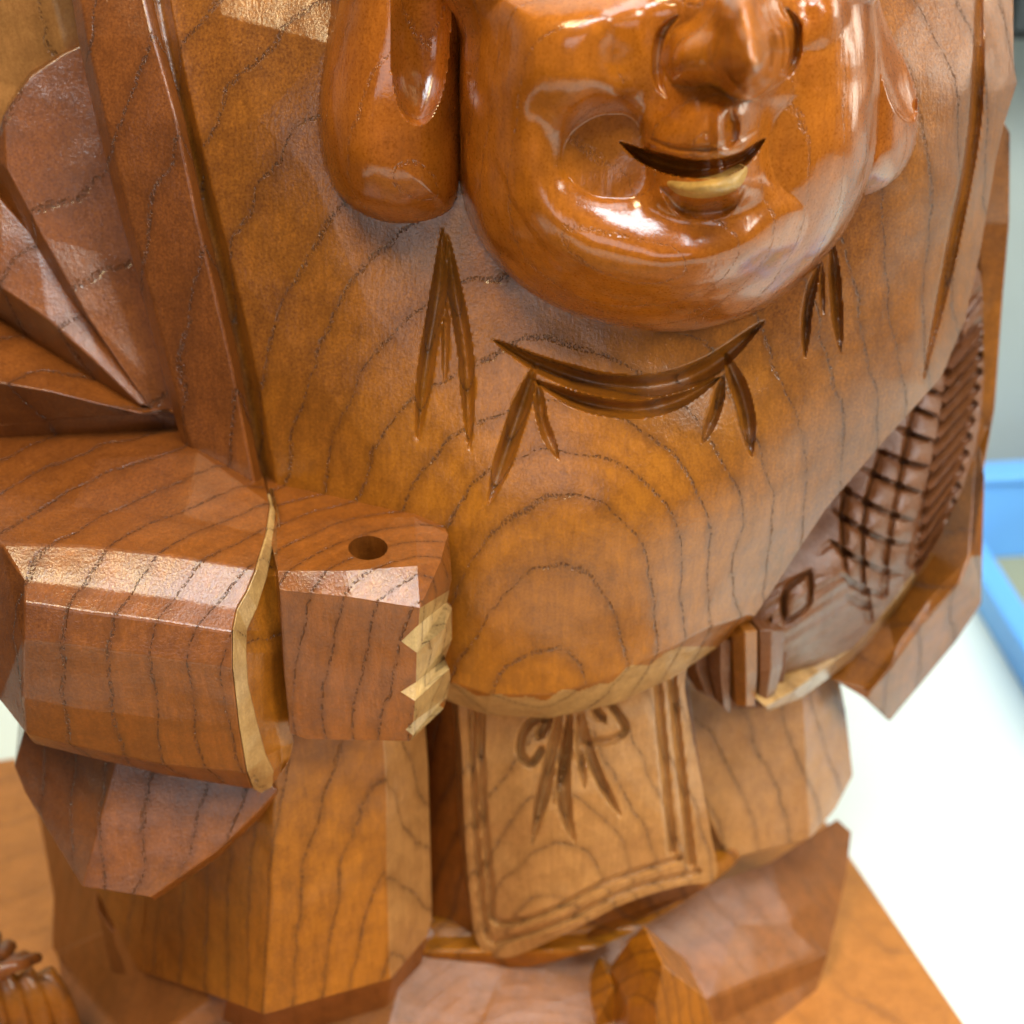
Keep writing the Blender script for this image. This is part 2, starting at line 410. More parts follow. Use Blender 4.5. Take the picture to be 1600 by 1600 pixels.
# ================================================================== statue
st = tag(empty('carved_statue', BASE), 'lacquered wooden statue of a smiling long-eared man in robes holding a fish', 'statue')

# ---------------- torso
torso_out = [(195, -60), (240, 60), (290, 300), (350, 560), (400, 770), (425, 840), (560, 960), (640, 1040), (690, 1092), (760, 1117), (860, 1122), (960, 1100), (1050, 1060), (1125, 1008), (1170, 975), (1205, 925), (1290, 795), (1380, 690), (1470, 590), (1508, 500), (1530, 400), (1556, 250), (1570, 190), (1589, 130), (1584, 95), (1583, 40), (1583, -60)]
T = TPS([(190, -60, 2.6), (250, 0, 2.1), (450, 60, 1.25), (450, -60, 2.0), (700, -20, 1.3), (1000, 0, 1.4), (1300, 0, 1.5), (1420, -60, 2.7), (1420, 90, 1.7), (1520, -60, 3.8), (1520, 100, 2.7), (1583, 0, 4.5),
         (300, 300, 1.35), (500, 300, .75), (720, 300, .5), (1000, 300, .3), (1250, 300, .6), (1400, 300, 1.3), (1500, 300, 2.4), (1550, 300, 3.6),
         (380, 600, .85), (500, 600, .25), (620, 600, -.1), (850, 600, -.45), (1100, 600, -.25), (1300, 600, .5), (1430, 600, 1.6), (1480, 600, 2.5),
         (440, 820, .45), (560, 830, -.15), (700, 820, -.75), (880, 850, -1.2), (1050, 830, -1.0), (1200, 810, -.2), (1280, 800, .6),
         (600, 1000, -.3), (700, 1040, -.75), (860, 1060, -1.15), (1000, 1030, -.9), (1100, 980, -.4), (1180, 930, .3)])
Tf0 = facetize(T, (190, -60, 1590, 1130), 150, 5, 1.0)
def Tf(px, py):
    k = np.clip((760 - px) / 300, 0, 1) * .5 + .12 + .35 * np.clip((260 - py) / 200, 0, 1)
    return T(px, py) * (1 - k) + Tf0(px, py) * k
bottom_edge = np.array([(640, 1045), (690, 1092), (760, 1117), (860, 1122), (960, 1100), (1050, 1060), (1125, 1008), (1170, 975)])
rim_w = np.array([20, 30, 32, 36, 40, 44, 34, 14])
CUTS = [([(692, 355), (686, 450), (668, 560), (652, 692)], 13, .38), ([(699, 365), (710, 450), (728, 560), (734, 708)], 12, .34), ([(696, 460), (696, 530), (695, 600)], 6, .15),
        ([(1283, 400), (1262, 480), (1257, 562)], 8, .25), ([(1284, 410), (1284, 450), (1286, 495)], 5, .12), ([(1300, 372), (1306, 470), (1313, 552)], 10, .32),
        ([(768, 530), (850, 572), (940, 600), (1030, 602), (1110, 572), (1196, 500)], 19, .55),
        ([(828, 592), (910, 628), (990, 640), (1060, 625), (1128, 588)], 14, .42),
        ([(838, 566), (806, 660), (763, 790)], 15, .42), ([(840, 592), (848, 660), (874, 720)], 9, .22),
        ([(1132, 550), (1162, 630), (1174, 715)], 14, .38), ([(1130, 585), (1118, 640), (1096, 694)], 9, .25)]
def torso_Y(px, py):
    Y = Tf(px, py)
    d, t, s = dseg(px, py, bottom_edge)
    L = np.r_[0, np.cumsum(np.hypot(*np.diff(bottom_edge, axis=0).T))]; L /= L[-1]
    ww = np.interp(t, L, rim_w)
    Y = Y + np.clip(1 - d / ww, 0, 1) * .6
    for pts, wd, dp in CUTS: Y = Y + gouge(px, py, pts, wd, dp * .75)
    # long groove down the right side
    Y = Y + gouge(px, py, [(1531, -80), (1528, 120), (1518, 230), (1495, 350), (1470, 470), (1440, 600)], 10, .28)
    # groove beside the band
    Y = Y + gouge(px, py, [(236, -90), (262, 60), (300, 230), (335, 370), (372, 520), (398, 650), (424, 800)], 15, .2, taper=False)
    return Y
def rim_mask(px, py):
    d, t, s = dseg(px, py, bottom_edge)
    L = np.r_[0, np.cumsum(np.hypot(*np.diff(bottom_edge, axis=0).T))]; L /= L[-1]
    return (d < np.interp(t, L, rim_w) * (.93 + .16 * np.sin(px / 37) * np.sin(px / 11)) - 1) & (py > 1010)
field('robe', torso_out, torso_Y, 2.4, 3.0, M['robe'], st, sharp=48, mat2=M['edge'], mask=rim_mask)  # belly rim's pale tone stands in for light off the table

# ---------------- collar band
LB = [(100, -60), (112, 0), (121, 60), (150, 190), (187, 340), (213, 430), (247, 560), (280, 680), (318, 779)]
RB = [(212, -60), (226, 0), (241, 60), (277, 190), (306, 330), (330, 430), (360, 560), (384, 680), (404, 784)]
RC = [(228, -60), (240, 0), (254, 60), (290, 190), (319, 330), (344, 430), (374, 560), (396, 680), (417, 786)]
V = {}; Fs = []
for i, (l, r_, c_) in enumerate(zip(LB, RB, RC)):
    y1 = float(T(np.array([r_[0] + 10.]), np.array([float(r_[1])]))[0])
    V['l%d' % i] = (*l, y1 - .15 + .25); V['m%d' % i] = (l[0] * .87 + r_[0] * .13, l[1] * .87 + r_[1] * .13, y1 - .12); V['r%d' % i] = (*r_, y1 - .42); V['c%d' % i] = (*c_, y1 - .12)
    if i:
        for p, q in (('l', 'm'), ('m', 'r'), ('r', 'c')): Fs.append([p + str(i - 1), q + str(i - 1), q + str(i), p + str(i)])
facets('robe_band', V, Fs, 1.6, M['red'], st, bevel=.05)

# ---------------- shoulder (upper left, out of focus) and pleated sleeve folds
facets('shoulder', {'a': (-80, -80, 3.4), 'b': (60, -80, 2.6), 'c': (150, -60, 3.0), 'd': (160, 60, 3.3), 'e': (130, 95, 3.15), 'f': (112, 98, 3.0), 'g': (62, 145, 3.0), 'h': (28, 190, 3.1), 'i': (4, 240, 3.2), 'j': (-80, 300, 4.2), 'k': (-80, 120, 3.6)},
       [['a', 'b', 'f', 'g', 'k'], ['b', 'c', 'd', 'e', 'f'], ['g', 'h', 'k'], ['h', 'i', 'j', 'k']], 3.0, M['cut'], st, bevel=.08)
AP = (236, 642, .95)
def fold(name, outer, mid, inner, mat, tip=AP):
    V = {'t': tip}; Fs = []
    for i, (o, m_, n_) in enumerate(zip(outer, mid, inner)):
        V['o%d' % i] = o; V['m%d' % i] = m_; V['n%d' % i] = n_
        if i:
            Fs += [['o%d' % (i - 1), 'm%d' % (i - 1), 'm%d' % i, 'o%d' % i], ['m%d' % (i - 1), 'n%d' % (i - 1), 'n%d' % i, 'm%d' % i]]
    k = len(outer) - 1
    Fs += [['o%d' % k, 'm%d' % k, 't'], ['m%d' % k, 'n%d' % k, 't']]
    return facets(name, V, Fs, 1.6, mat, st, bevel=.04)
# fold A : broad brown blade and its dark under-facet
facets('sleeve_fold', {'a': (98, 84, 2.7), 'b': (150, 60, 2.9), 'c': (185, 190, 2.5), 'd': (245, 420, 2.0), 'e': (300, 660, 1.25), 't': (250, 650, 1.2), 'h': (45, 120, 2.5), 'i': (5, 180, 2.3), 'j': (-12, 245, 2.2), 'k': (10, 262, 1.95), 'l': (68, 372, 1.6), 'm': (140, 500, 1.3), 'n': (237, 640, 1.1),
                       'p': (-12, 300, 2.5), 'q': (50, 400, 2.15), 'r': (125, 490, 1.75), 's': (232, 636, 1.3)},
       [['a', 'b', 'c', 'h'], ['h', 'c', 'd', 'l', 'k', 'i'], ['i', 'k', 'j'], ['l', 'd', 'e', 'm'], ['m', 'e', 't', 'n'], ['j', 'k', 'l', 'q', 'p'], ['l', 'm', 'r', 'q'], ['m', 'n', 's', 'r']], 1.5, M['red'], st, bevel=.04)
facets('sleeve_fold', {'a': (-90, 210, 2.7), 'b': (0, 310, 2.1), 'c': (58, 375, 1.95), 'd': (140, 480, 1.7), 't': (240, 640, 1.15), 'e': (-90, 385, 1.7), 'f': (0, 448, 1.5), 'g': (75, 500, 1.35), 'h': (150, 566, 1.2), 'u': (222, 634, 1.05),
                       'i': (-90, 470, 2.6), 'j': (0, 500, 2.3), 'k': (60, 540, 2.0), 'l': (140, 590, 1.6), 'v': (219, 643, 1.2)},
       [['a', 'b', 'f', 'e'], ['b', 'c', 'g', 'f'], ['c', 'd', 'h', 'g'], ['d', 't', 'u', 'h'], ['e', 'f', 'j', 'i'], ['f', 'g', 'k', 'j'], ['g', 'h', 'l', 'k'], ['h', 'u', 'v', 'l']], 1.5, M['red'], st, bevel=.04)
facets('sleeve_fold', {'a': (-90, 470, 2.5), 'b': (0, 500, 2.2), 'c': (60, 540, 1.9), 'd': (140, 590, 1.5), 't': (222, 646, .9), 'e': (-90, 590, .75), 'f': (0, 598, .7), 'g': (80, 612, .7), 'h': (150, 630, .75),
                       'i': (-90, 670, 1.3), 'j': (0, 668, 1.2), 'k': (90, 655, 1.05), 'l': (170, 650, .95), 'v': (280, 648, 1.1), 'w': (262, 640, 1.15)},
       [['a', 'b', 'f', 'e'], ['b', 'c', 'g', 'f'], ['c', 'd', 'h', 'g'], ['d', 't', 'h'], ['e', 'f', 'j', 'i'], ['f', 'g', 'k', 'j'], ['g', 'h', 'l', 'k'], ['h', 't', 'l'], ['t', 'w', 'v', 'l']], 1.5, M['red'], st, bevel=.03)
facets('sleeve_fold', {'a': (-90, 668, 1.2), 'b': (0, 664, 1.15), 'c': (90, 652, 1.05), 'd': (170, 647, 1.0), 'e': (285, 640, 1.2), 'f': (-90, 740, 1.7), 'g': (0, 728, 1.7), 'h': (150, 716, 1.6), 'i': (305, 706, 1.5)},
       [['a', 'b', 'g', 'f'], ['b', 'c', 'h', 'g'], ['c', 'd', 'h'], ['d', 'e', 'i', 'h']], 1.6, M['red'], st, bevel=.03)

# ---------------- left sleeve (tube with an open end)
def col_pts(rows):
    V = {}; Fs = []
    for i, row in enumerate(rows):
        for j, p in enumerate(row): V['%d_%d' % (i, j)] = p
        if i:
            for j in range(len(row) - 1): Fs.append(['%d_%d' % (i - 1, j), '%d_%d' % (i - 1, j + 1), '%d_%d' % (i, j + 1), '%d_%d' % (i, j)])
    return V, Fs
rows = [[(-120, 738, .2), (150, 716, .3), (310, 706, .45), (424, 788, -.35)],
        [(-60, 790, -.95), (120, 790, -.95), (290, 806, -1.0), (417, 838, -1.15)],
        [(2, 850, -2.05), (130, 852, -2.0), (270, 868, -2.0), (401, 890, -2.05)],
        [(22, 882, -2.32), (130, 888, -2.28), (260, 905, -2.28), (386, 926, -2.32)],
        [(35, 908, -2.5), (130, 918, -2.5), (260, 934, -2.48), (371, 952, -2.5)],
        [(37, 940, -2.84), (130, 955, -2.84), (260, 972, -2.84), (364, 988, -2.84)],
        [(36, 1000, -2.95), (130, 1010, -2.98), (255, 1028, -2.98), (364, 1045, -2.95)],
        [(35, 1090, -2.85), (130, 1110, -2.9), (255, 1125, -2.9), (374, 1135, -2.85)],
        [(40, 1146, -2.65), (130, 1168, -2.7), (255, 1194, -2.7), (386, 1206, -2.65)],
        [(52, 1162, -2.3), (140, 1184, -2.35), (260, 1212, -2.35), (396, 1234, -2.3)]]
V, Fs = col_pts(rows)
V.update({'x0': (-120, 800, -.2), 'x1': (-120, 1010, -1.3), 'x2': (0, 1095, -2.3)})
Fs += [['x0', '0_0', '1_0', 'x1'], ['x1', '1_0', '2_0'], ['x1', '2_0', '3_0', '4_0', '5_0', '6_0', 'x2'], ['x2', '6_0', '7_0', '8_0']]
facets('sleeve', V, Fs, 2.2, M['red'], st, bevel=.04)
# sleeve end: pale rim, then the inner hollow
rim = [[(424, 788, -.35), (431, 800, -.5), (434, 802, -.4)],
       [(417, 838, -1.15), (428, 850, -1.15), (436, 852, -.8)],
       [(401, 890, -2.05), (418, 900, -1.85), (437, 900, -1.2)],
       [(386, 926, -2.32), (402, 950, -2.2), (437, 948, -1.4)],
       [(371, 952, -2.5), (386, 985, -2.42), (440, 985, -1.5)],
       [(364, 988, -2.84), (385, 1020, -2.65), (442, 1020, -1.5)],
       [(364, 1045, -2.95), (388, 1070, -2.65), (444, 1060, -1.5)],
       [(374, 1135, -2.85), (402, 1130, -2.5), (450, 1120, -1.5)],
       [(386, 1206, -2.65), (416, 1182, -2.3), (458, 1160, -1.6)],
       [(396, 1234, -2.3), (428, 1206, -2.2), (452, 1182, -1.8)],
       [(408, 1240, -2.1), (426, 1230, -2.05), (446, 1196, -1.9)]]
V, Fs = col_pts([r_[:2] for r_ in rim])
facets('sleeve_rim', V, Fs, .5, M['edge'], st, bevel=.02)  # cuff rim coloured paler to stand in for reflected light
V, Fs = col_pts([[(r_[1][0] - 2, r_[1][1], r_[1][2] + .06), (r_[1][0] * .45 + r_[2][0] * .55, r_[1][1] * .45 + r_[2][1] * .55, r_[1][2] * .5 + r_[2][2] * .5 - .1), (r_[2][0] + 2, r_[2][1], r_[2][2] - .35)] for r_ in rim])
facets('sleeve_lining', V, Fs, .8, M['robe'], st, bevel=.02)

# ---------------- hand with the rod hole, knife-notched fingers
hand_out = [(432, 1150), (434, 1010), (432, 880), (430, 815), (500, 812), (648, 808), (668, 812), (700, 836), (706, 880), (706, 905), (702, 926), (706, 948), (706, 975), (700, 992), (706, 1010), (706, 1040), (694, 1056), (699, 1065), (697, 1080), (690, 1098), (641, 1159), (460, 1157)]
hand_out = [(434, 812), (648, 808), (700, 834), (706, 880), (703, 925), (706, 948), (704, 985), (698, 1030), (706, 1042), (704, 1068), (697, 1095), (645, 1159), (560, 1161), (456, 1156), (444, 1100), (436, 1000), (434, 900)]
V = {'a': (432, 812, -.6), 'b': (648, 808, -.9), 'b2': (700, 834, -.95), 'c': (434, 893, -2.7), 'd': (500, 896, -2.8), 'e': (652, 886, -2.6), 'e2': (706, 905, -1.3), 'e3': (688, 878, -1.6),
     'f': (437, 922, -2.15), 'g': (550, 933, -2.25), 'h': (656, 950, -2.35),
     'k1': (702, 922, -1.25)}
Fs = []
# top facet carries the hole: ring of 20 points between the facet outline and the hole
hc, hrx, hry = (575, 856), 31, 19
n = 20
outer_keys = ['a', 'b', 'e', 'd', 'c']
def topY(x, y):
    t_ = (y - 810) / (890 - 810); return -.65 + t_ * -1.3
ringk = []
for i in range(n):
    an = 2 * math.pi * i / n; x = hc[0] + hrx * math.cos(an); y = hc[1] + hry * math.sin(an)
    V['r%d' % i] = (x, y, topY(x, y)); ringk.append('r%d' % i)
def ang(k): return math.atan2((V[k][1] - hc[1]) / 45, (V[k][0] - hc[0]) / 100) % (2 * math.pi)
V['a'] = (432, 812, topY(432, 812)); V['b'] = (648, 808, topY(0, 808)); V['e'] = (652, 884, topY(0, 884)); V['d'] = (540, 892, topY(0, 892)); V['c'] = (434, 892, topY(0, 892))
oc = ['b', 'e', 'd', 'c', 'a']          # clockwise on screen, as is the ring
oa = sorted(oc, key=ang)
# triangulate the annulus by merging angles
seq = sorted([(ang(k), 'O', k) for k in oc] + [((2 * math.pi * i / n), 'R', 'r%d' % i) for i in range(n)])
lastO = [s for s in seq if s[1] == 'O'][-1][2]; lastR = 'r%d' % (n - 1)
for a_, tp, k in seq:
    if tp == 'O': Fs.append([lastO, k, lastR]); lastO = k
    else: Fs.append([lastO, k, lastR]); lastR = k
Fs += [['c', 'd', 'g', 'f'], ['d', 'e', 'h', 'g'], ['b', 'b2', 'e3', 'e'], ['b2', 'e2', 'e3'], ['e', 'e3', 'h'], ['e3', 'e2', 'k1', 'h']]
# front face with the saw-tooth right edge (three finger notches)
V.update({'i': (445, 1060, -2.25), 'j': (454, 1146, -2.2), 'j2': (480, 1155, -2.15), 'q': (641, 1158, -2.2),
          'n1': (654, 976, -2.35), 'v1': (627, 1002, -2.35), 'p1': (651, 1020, -2.35), 'n2': (650, 1066, -2.33), 'v2': (626, 1081, -2.33), 'p2': (648, 1095, -2.3), 'n3': (646, 1128, -2.27), 'v3': (634, 1140, -2.25), 'q2': (645, 1149, -2.22),
          'V1': (698, 941, -1.1), 'X1': (706, 950, -1.1), 'W1': (695, 981, -1.75), 'P1': (706, 999, -1.2), 'V2': (694, 1031, -1.1), 'W2': (702, 1045, -1.7), 'P2': (704, 1061, -1.2), 'V3': (698, 1089, -1.05), 'W3': (693, 1107, -1.4)})
Fs += [['f', 'g', 'h', 'n1', 'v1', 'p1', 'n2', 'v2', 'p2', 'n3', 'v3', 'q2', 'q', 'j2', 'j', 'i']]
nf0 = len(Fs)
Fs += [['h', 'k1', 'V1', 'n1'], ['n1', 'V1', 'W1', 'p1', 'v1'], ['V1', 'X1', 'W1'], ['X1', 'P1', 'W1'], ['p1', 'W1', 'P1', 'n2'], ['n2', 'P1', 'V2'], ['n2', 'V2', 'W2', 'p2', 'v2'],
       ['p2', 'W2', 'P2', 'n3'], ['n3', 'P2', 'V3'], ['n3', 'V3', 'W3', 'q2', 'v3'], ['q2', 'W3', 'q']]
nf1 = len(Fs)
ho = facets('hand', V, Fs, 0, M['red'], st, bevel=0)
# close the hand: side walls back, and the hole's bore
def close_hand():
    global ho
    keys = list(V); P = [at(*V[k]) for k in keys]; ix = {k: i for i, k in enumerate(keys)}; Fc = []
    for f in Fs:
        q = [ix[k] for k in f]
        a_ = sum(V[f[i]][0] * V[f[(i + 1) % len(f)]][1] - V[f[(i + 1) % len(f)]][0] * V[f[i]][1] for i in range(len(f)))
        Fc.append(tuple(q if a_ < 0 else q[::-1]))
    ring = [ix[k] for k in ringk]; rset = set(ring)
    cnt = {}
    for f in Fc:
        for i in range(len(f)): cnt[(f[i], f[(i + 1) % len(f)])] = 1
    bd = {a_: b_ for (a_, b_) in cnt if (b_, a_) not in cnt}
    P = [tuple(p) for p in P]; new = {}
    for a_ in bd:
        off = np.array([0.0, .15, -1.2]) if a_ in rset else EXT * 2.0
        new[a_] = len(P); P.append(tuple(np.array(P[a_]) + off))
    for a_, b_ in bd.items(): Fc.append((b_, a_, new[a_], new[b_]))
    Fc.append(tuple(new[r_] for r_ in ring))
    bpy.data.objects.remove(ho)
    ho = mesh_obj('hand', P, Fc, M['red'], st, bevel=.022, sharp=20)
    ho.data.materials.append(M['edge'])
    for k in range(nf0, nf1): ho.data.polygons[k].material_index = 1  # finger side facets painted pale as if catching floor light
close_hand()

# ---------------- hanging sleeve under the cuff
facets('hanging_sleeve', {'a': (38, 1140, -1.0), 'b': (22, 1197, -.9), 'c': (40, 1240, -1.0), 'd': (128, 1386, -2.4), 'e': (182, 1185, -1.9), 'f': (420, 1225, -1.75), 'g': (434, 1235, -1.75), 'h': (400, 1272, -1.95), 'i': (340, 1330, -2.25), 'j': (270, 1378, -2.55), 'k': (234, 1403, -2.75), 'l': (160, 1391, -2.5),
                          'm': (240, 1408, -2.5), 'n': (276, 1385, -2.3), 'o': (345, 1337, -2.0), 'p': (405, 1280, -1.75), 'q': (438, 1240, -1.6)},
       [['a', 'b', 'c', 'd', 'e'], ['d', 'l', 'k', 'j', 'i', 'h', 'g', 'f', 'e'], ['k', 'j', 'n', 'm'], ['j', 'i', 'o', 'n'], ['i', 'h', 'p', 'o'], ['h', 'g', 'q', 'p']], 1.8, M['red'], st, bevel=.025)

# ---------------- skirt (hakama) panels
skp = facets('skirt_panel', {'a': (120, 1330, 1.6), 'b': (235, 1330, .2), 'c': (228, 1425, .1), 'd': (215, 1518, .0), 'e': (155, 1400, 1.4), 'f': (430, 1180, -1.6), 'g': (425, 1400, -2.0), 'h': (412, 1588, -2.4), 'i': (330, 1557, -1.3),
                       'j': (458, 1120, -1.5), 'k': (597, 1120, -.9), 'l': (604, 1350, -1.0), 'm': (610, 1532, -1.2), 'n': (664, 1110, .25), 'o': (670, 1200, .2), 'p': (676, 1440, .0), 'q': (668, 1464, -.05), 'r': (604, 1250, -1.0), 'f2': (300, 1200, -.45)},
       [['a', 'b', 'c', 'd', 'e'], ['b', 'f2', 'f', 'g', 'h', 'i', 'd', 'c'], ['f', 'j', 'k', 'r', 'l', 'm', 'h', 'g'], ['k', 'n', 'o', 'r'], ['r', 'o', 'p', 'l'], ['l', 'p', 'q', 'm']], 2.2, M['robe'], st, bevel=.05)
skp.data.materials.append(M['cut'])
for k in (3, 4, 5): skp.data.polygons[k].material_index = 1  # right-facing facets lightened in colour to look lit
facets('skirt_hem', {'a': (150, 1420, 1.0), 'b': (222, 1518, .3), 'c': (236, 1568, .4), 'd': (300, 1596, .0), 'e': (412, 1620, -1.1), 'f': (412, 1580, -1.5), 'g': (612, 1528, -.8), 'h': (668, 1460, .2), 'i': (655, 1535, .3), 'j': (600, 1592, -.4), 'k': (330, 1550, -.6), 'l': (560, 1660, -.4), 'm': (300, 1680, 0), 'n': (180, 1540, .8)},
       [['b', 'k', 'd', 'c'], ['k', 'f', 'e', 'd'], ['f', 'g', 'j', 'e'], ['g', 'h', 'i', 'j'], ['a', 'b', 'c', 'n'], ['e', 'j', 'l'], ['c', 'd', 'm', 'n'], ['d', 'e', 'l', 'm']], 2.0, M['base'], st, bevel=.04)
# dark recessed panel beside the apron, and the kimono hem under it
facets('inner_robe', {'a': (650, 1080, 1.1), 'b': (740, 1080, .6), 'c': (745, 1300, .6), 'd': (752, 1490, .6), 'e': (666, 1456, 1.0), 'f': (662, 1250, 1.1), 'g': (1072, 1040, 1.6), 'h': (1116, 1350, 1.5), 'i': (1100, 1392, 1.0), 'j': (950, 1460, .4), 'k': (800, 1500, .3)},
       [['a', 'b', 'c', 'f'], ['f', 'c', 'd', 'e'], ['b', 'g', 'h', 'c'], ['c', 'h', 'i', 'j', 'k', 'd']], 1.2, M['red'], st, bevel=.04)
def hem_Y(px, py):
    return .55 + (py - 1450) * -.004 + np.abs(px - 860) * .0012 - .35 * np.exp(-((py - (1488 - .0011 * np.abs(px - 800) ** 1.75 * (px > 800))) / 18) ** 2)
hem_out = smooth_poly([(662, 1455), (700, 1440), (760, 1470), (830, 1465), (960, 1405), (1080, 1365), (1150, 1335), (1146, 1352), (1080, 1402), (990, 1455), (900, 1492), (800, 1513), (700, 1507), (664, 1492)], 5)
field('kimono_hem', hem_out, hem_Y, 4, 1.2, M['robe'], st)

# ---------------- apron with knotted-cord carving
ap_out = smooth_poly([(719, 1090), (722, 1180), (728, 1320), (738, 1430), (748, 1476), (775, 1496), (815, 1490), (900, 1450), (980, 1410), (1060, 1385), (1118, 1372), (1112, 1310), (1090, 1190), (1070, 1080), (1062, 1010), (900, 1040), (760, 1080)], 5)
APT = TPS([(720, 1100, .2), (728, 1320, .25), (750, 1470, .25), (880, 1090, -.15), (880, 1280, -.35), (860, 1440, -.35), (1000, 1080, .05), (1020, 1250, .0), (1000, 1390, .0), (1070, 1080, .5), (1110, 1340, .45)])
APF = facetize(APT, (700, 1000, 1130, 1500), 90, 3, .5)
def apron_Y(px, py):
    Y = APF(px, py) - .02 * np.sin(px / 23 + py / 31) * np.sin(py / 27 - px / 60)
    g = lambda pts, wd, dp, taper=False: gouge(px, py, pts, wd, dp, taper=taper)
    Y += g([(737, 1080), (741, 1250), (752, 1400), (766, 1468), (800, 1466), (880, 1440), (980, 1392), (1090, 1362)], 6, .12)
    Y += g([(750, 1080), (755, 1250), (766, 1380), (776, 1440), (850, 1428), (950, 1378), (1060, 1342)], 6, .12)
    Y += g([(1024, 1020), (1034, 1150), (1050, 1330)], 8, .14); Y += g([(1046, 1020), (1058, 1150), (1080, 1350)], 8, .16)
    for pts, wd, dp in ([(878, 1100), (862, 1180), (846, 1250), (830, 1322)], 11, .3), ([(888, 1100), (885, 1180), (862, 1262)], 6, .16), ([(892, 1110), (880, 1200), (884, 1270), (900, 1320)], 12, .3), ([(903, 1110), (906, 1170), (914, 1236)], 7, .18), ([(910, 1110), (916, 1160), (938, 1220), (972, 1278)], 9, .22):
        Y += g(pts, wd, dp, True)
    Y += g([(858, 1122), (832, 1126), (815, 1150), (814, 1180), (830, 1193), (846, 1172)], 7, .16); Y += g([(862, 1120), (850, 1135), (838, 1158)], 9, .2, True)
    Y += g([(948, 1092), (966, 1118), (976, 1140), (956, 1156), (922, 1160)], 7, .16); Y += g([(926, 1100), (934, 1115), (948, 1130)], 9, .18, True)
    return Y
field('apron', ap_out, apron_Y, 2.8, .5, M['cut'], st, sharp=50)

# ---------------- right side panel of the skirt
facets('skirt_side', {'a': (1062, 1020, 2.0), 'b': (1250, 1010, 2.7), 'c': (1255, 1100, 2.3), 'd': (1262, 1220, 2.0), 'e': (1266, 1312, 1.7), 'f': (1143, 1343, 1.5), 'g': (1108, 1280, 1.5), 'h': (1078, 1180, 1.7), 'i': (1068, 1080, 1.9), 'j': (1300, 1000, 3.6), 'k': (1322, 1110, 3.3), 'l': (1334, 1212, 3.0), 'm': (1305, 1266, 2.5), 'n': (1302, 1290, 2.5),
                      'o': (1060, 1100, 2.2), 'p': (1085, 1260, 1.9), 'q': (1122, 1352, 1.45)},
       [['a', 'b', 'c', 'd', 'e', 'f', 'g', 'h', 'i'], ['b', 'j', 'k', 'c'], ['c', 'k', 'l', 'd'], ['d', 'l', 'm', 'e'], ['i', 'h', 'g', 'p', 'o'], ['g', 'f', 'q', 'p']], 2.6, M['cut'], st, bevel=.05)

# ---------------- rock-shaped base
def zv(x, y, z): return (x, y, 'z', z)
facets('rock_base', {'a': zv(50, 1250, -9.6), 'b': zv(140, 1330, -9.0), 'c': zv(215, 1440, -8.9), 'd': zv(330, 1560, -9.6), 'e': zv(90, 1490, -12), 'e1': zv(60, 1270, -10.2), 'e2': zv(84, 1400, -11), 'f': zv(100, 1700, -12), 'g': zv(215, 1640, -11),
                     'h': zv(640, 1480, -9.9), 'i': zv(660, 1440, -9.6), 'j': zv(600, 1640, -10.8), 'j2': zv(750, 1600, -11.0), 'k': zv(800, 1500, -10.2), 'l': zv(950, 1470, -10.2), 'm': zv(1100, 1385, -9.9), 'n': zv(1200, 1350, -9.8), 'o': zv(1308, 1280, -9.8), 'o2': zv(1330, 1300, -10.0), 'p': zv(1322, 1370, -10.6),
                     'q': zv(1286, 1490, -11.2), 'r': zv(1110, 1560, -10.9), 's': zv(965, 1540, -10.7), 't': zv(1000, 1700, -12), 'u': zv(1120, 1600, -11.6), 'v': zv(1285, 1520, -11.7), 'w': zv(1275, 1548, -12), 'x': zv(1130, 1660, -12), 'y': zv(730, 1800, -12), 'z': zv(400, 1800, -12),
                     'A': zv(1150, 1440, -10.3), 'B': zv(1235, 1440, -10.5), 'C': zv(1040, 1490, -10.5), 'C0': zv(900, 1380, -9.5)},
       [['a', 'b', 'e2', 'e1'], ['b', 'c', 'e', 'e2'], ['c', 'd', 'g', 'e'], ['e', 'g', 'f'], ['d', 'h', 'j', 'g'], ['d', 'c', 'i', 'h'], ['i', 'C0', 'k', 'h'], ['h', 'k', 'j2', 'j'], ['k', 'l', 's', 'j2'], ['C0', 'm', 'l', 'k'], ['l', 'C', 's'], ['l', 'm', 'A', 'C'], ['m', 'n', 'B', 'A'], ['n', 'o', 'o2', 'p', 'B'], ['A', 'B', 'q', 'r'], ['B', 'p', 'q'], ['C', 'A', 'r', 's'],
        ['r', 'q', 'v', 'u'], ['s', 'r', 'u', 't'], ['u', 'v', 'w', 'x'], ['u', 'x', 't'], ['j2', 's', 't', 'y'], ['g', 'j', 'z'], ['j', 'j2', 'y', 'z'], ['f', 'g', 'z']], 0, M['base'], st, bevel=.08)
# small pointed carving in front
facets('carved_peak', {'a': (1037, 1508, -1.2), 'b': (1010, 1532, -1.1), 'c': (982, 1570, -.9), 'd': (975, 1680, -.9), 'e': (1100, 1556, -.6), 'f': (1116, 1600, -.5), 'g': (1125, 1690, -.4), 'h': (1030, 1690, -1.4), 'i': (1025, 1570, -1.4)},
       [['a', 'b', 'c', 'i'], ['c', 'd', 'h', 'i'], ['a', 'i', 'h', 'g', 'f', 'e']], 1.0, M['robe'], st, bevel=.05)
facets('carved_peak', {'a': (958, 1540, -.3), 'b': (932, 1590, -.4), 'c': (925, 1680, -.4), 'd': (985, 1680, -.2), 'e': (984, 1560, -.1)},
       [['a', 'b', 'c', 'd', 'e']], .8, M['robe'], st, bevel=.05)

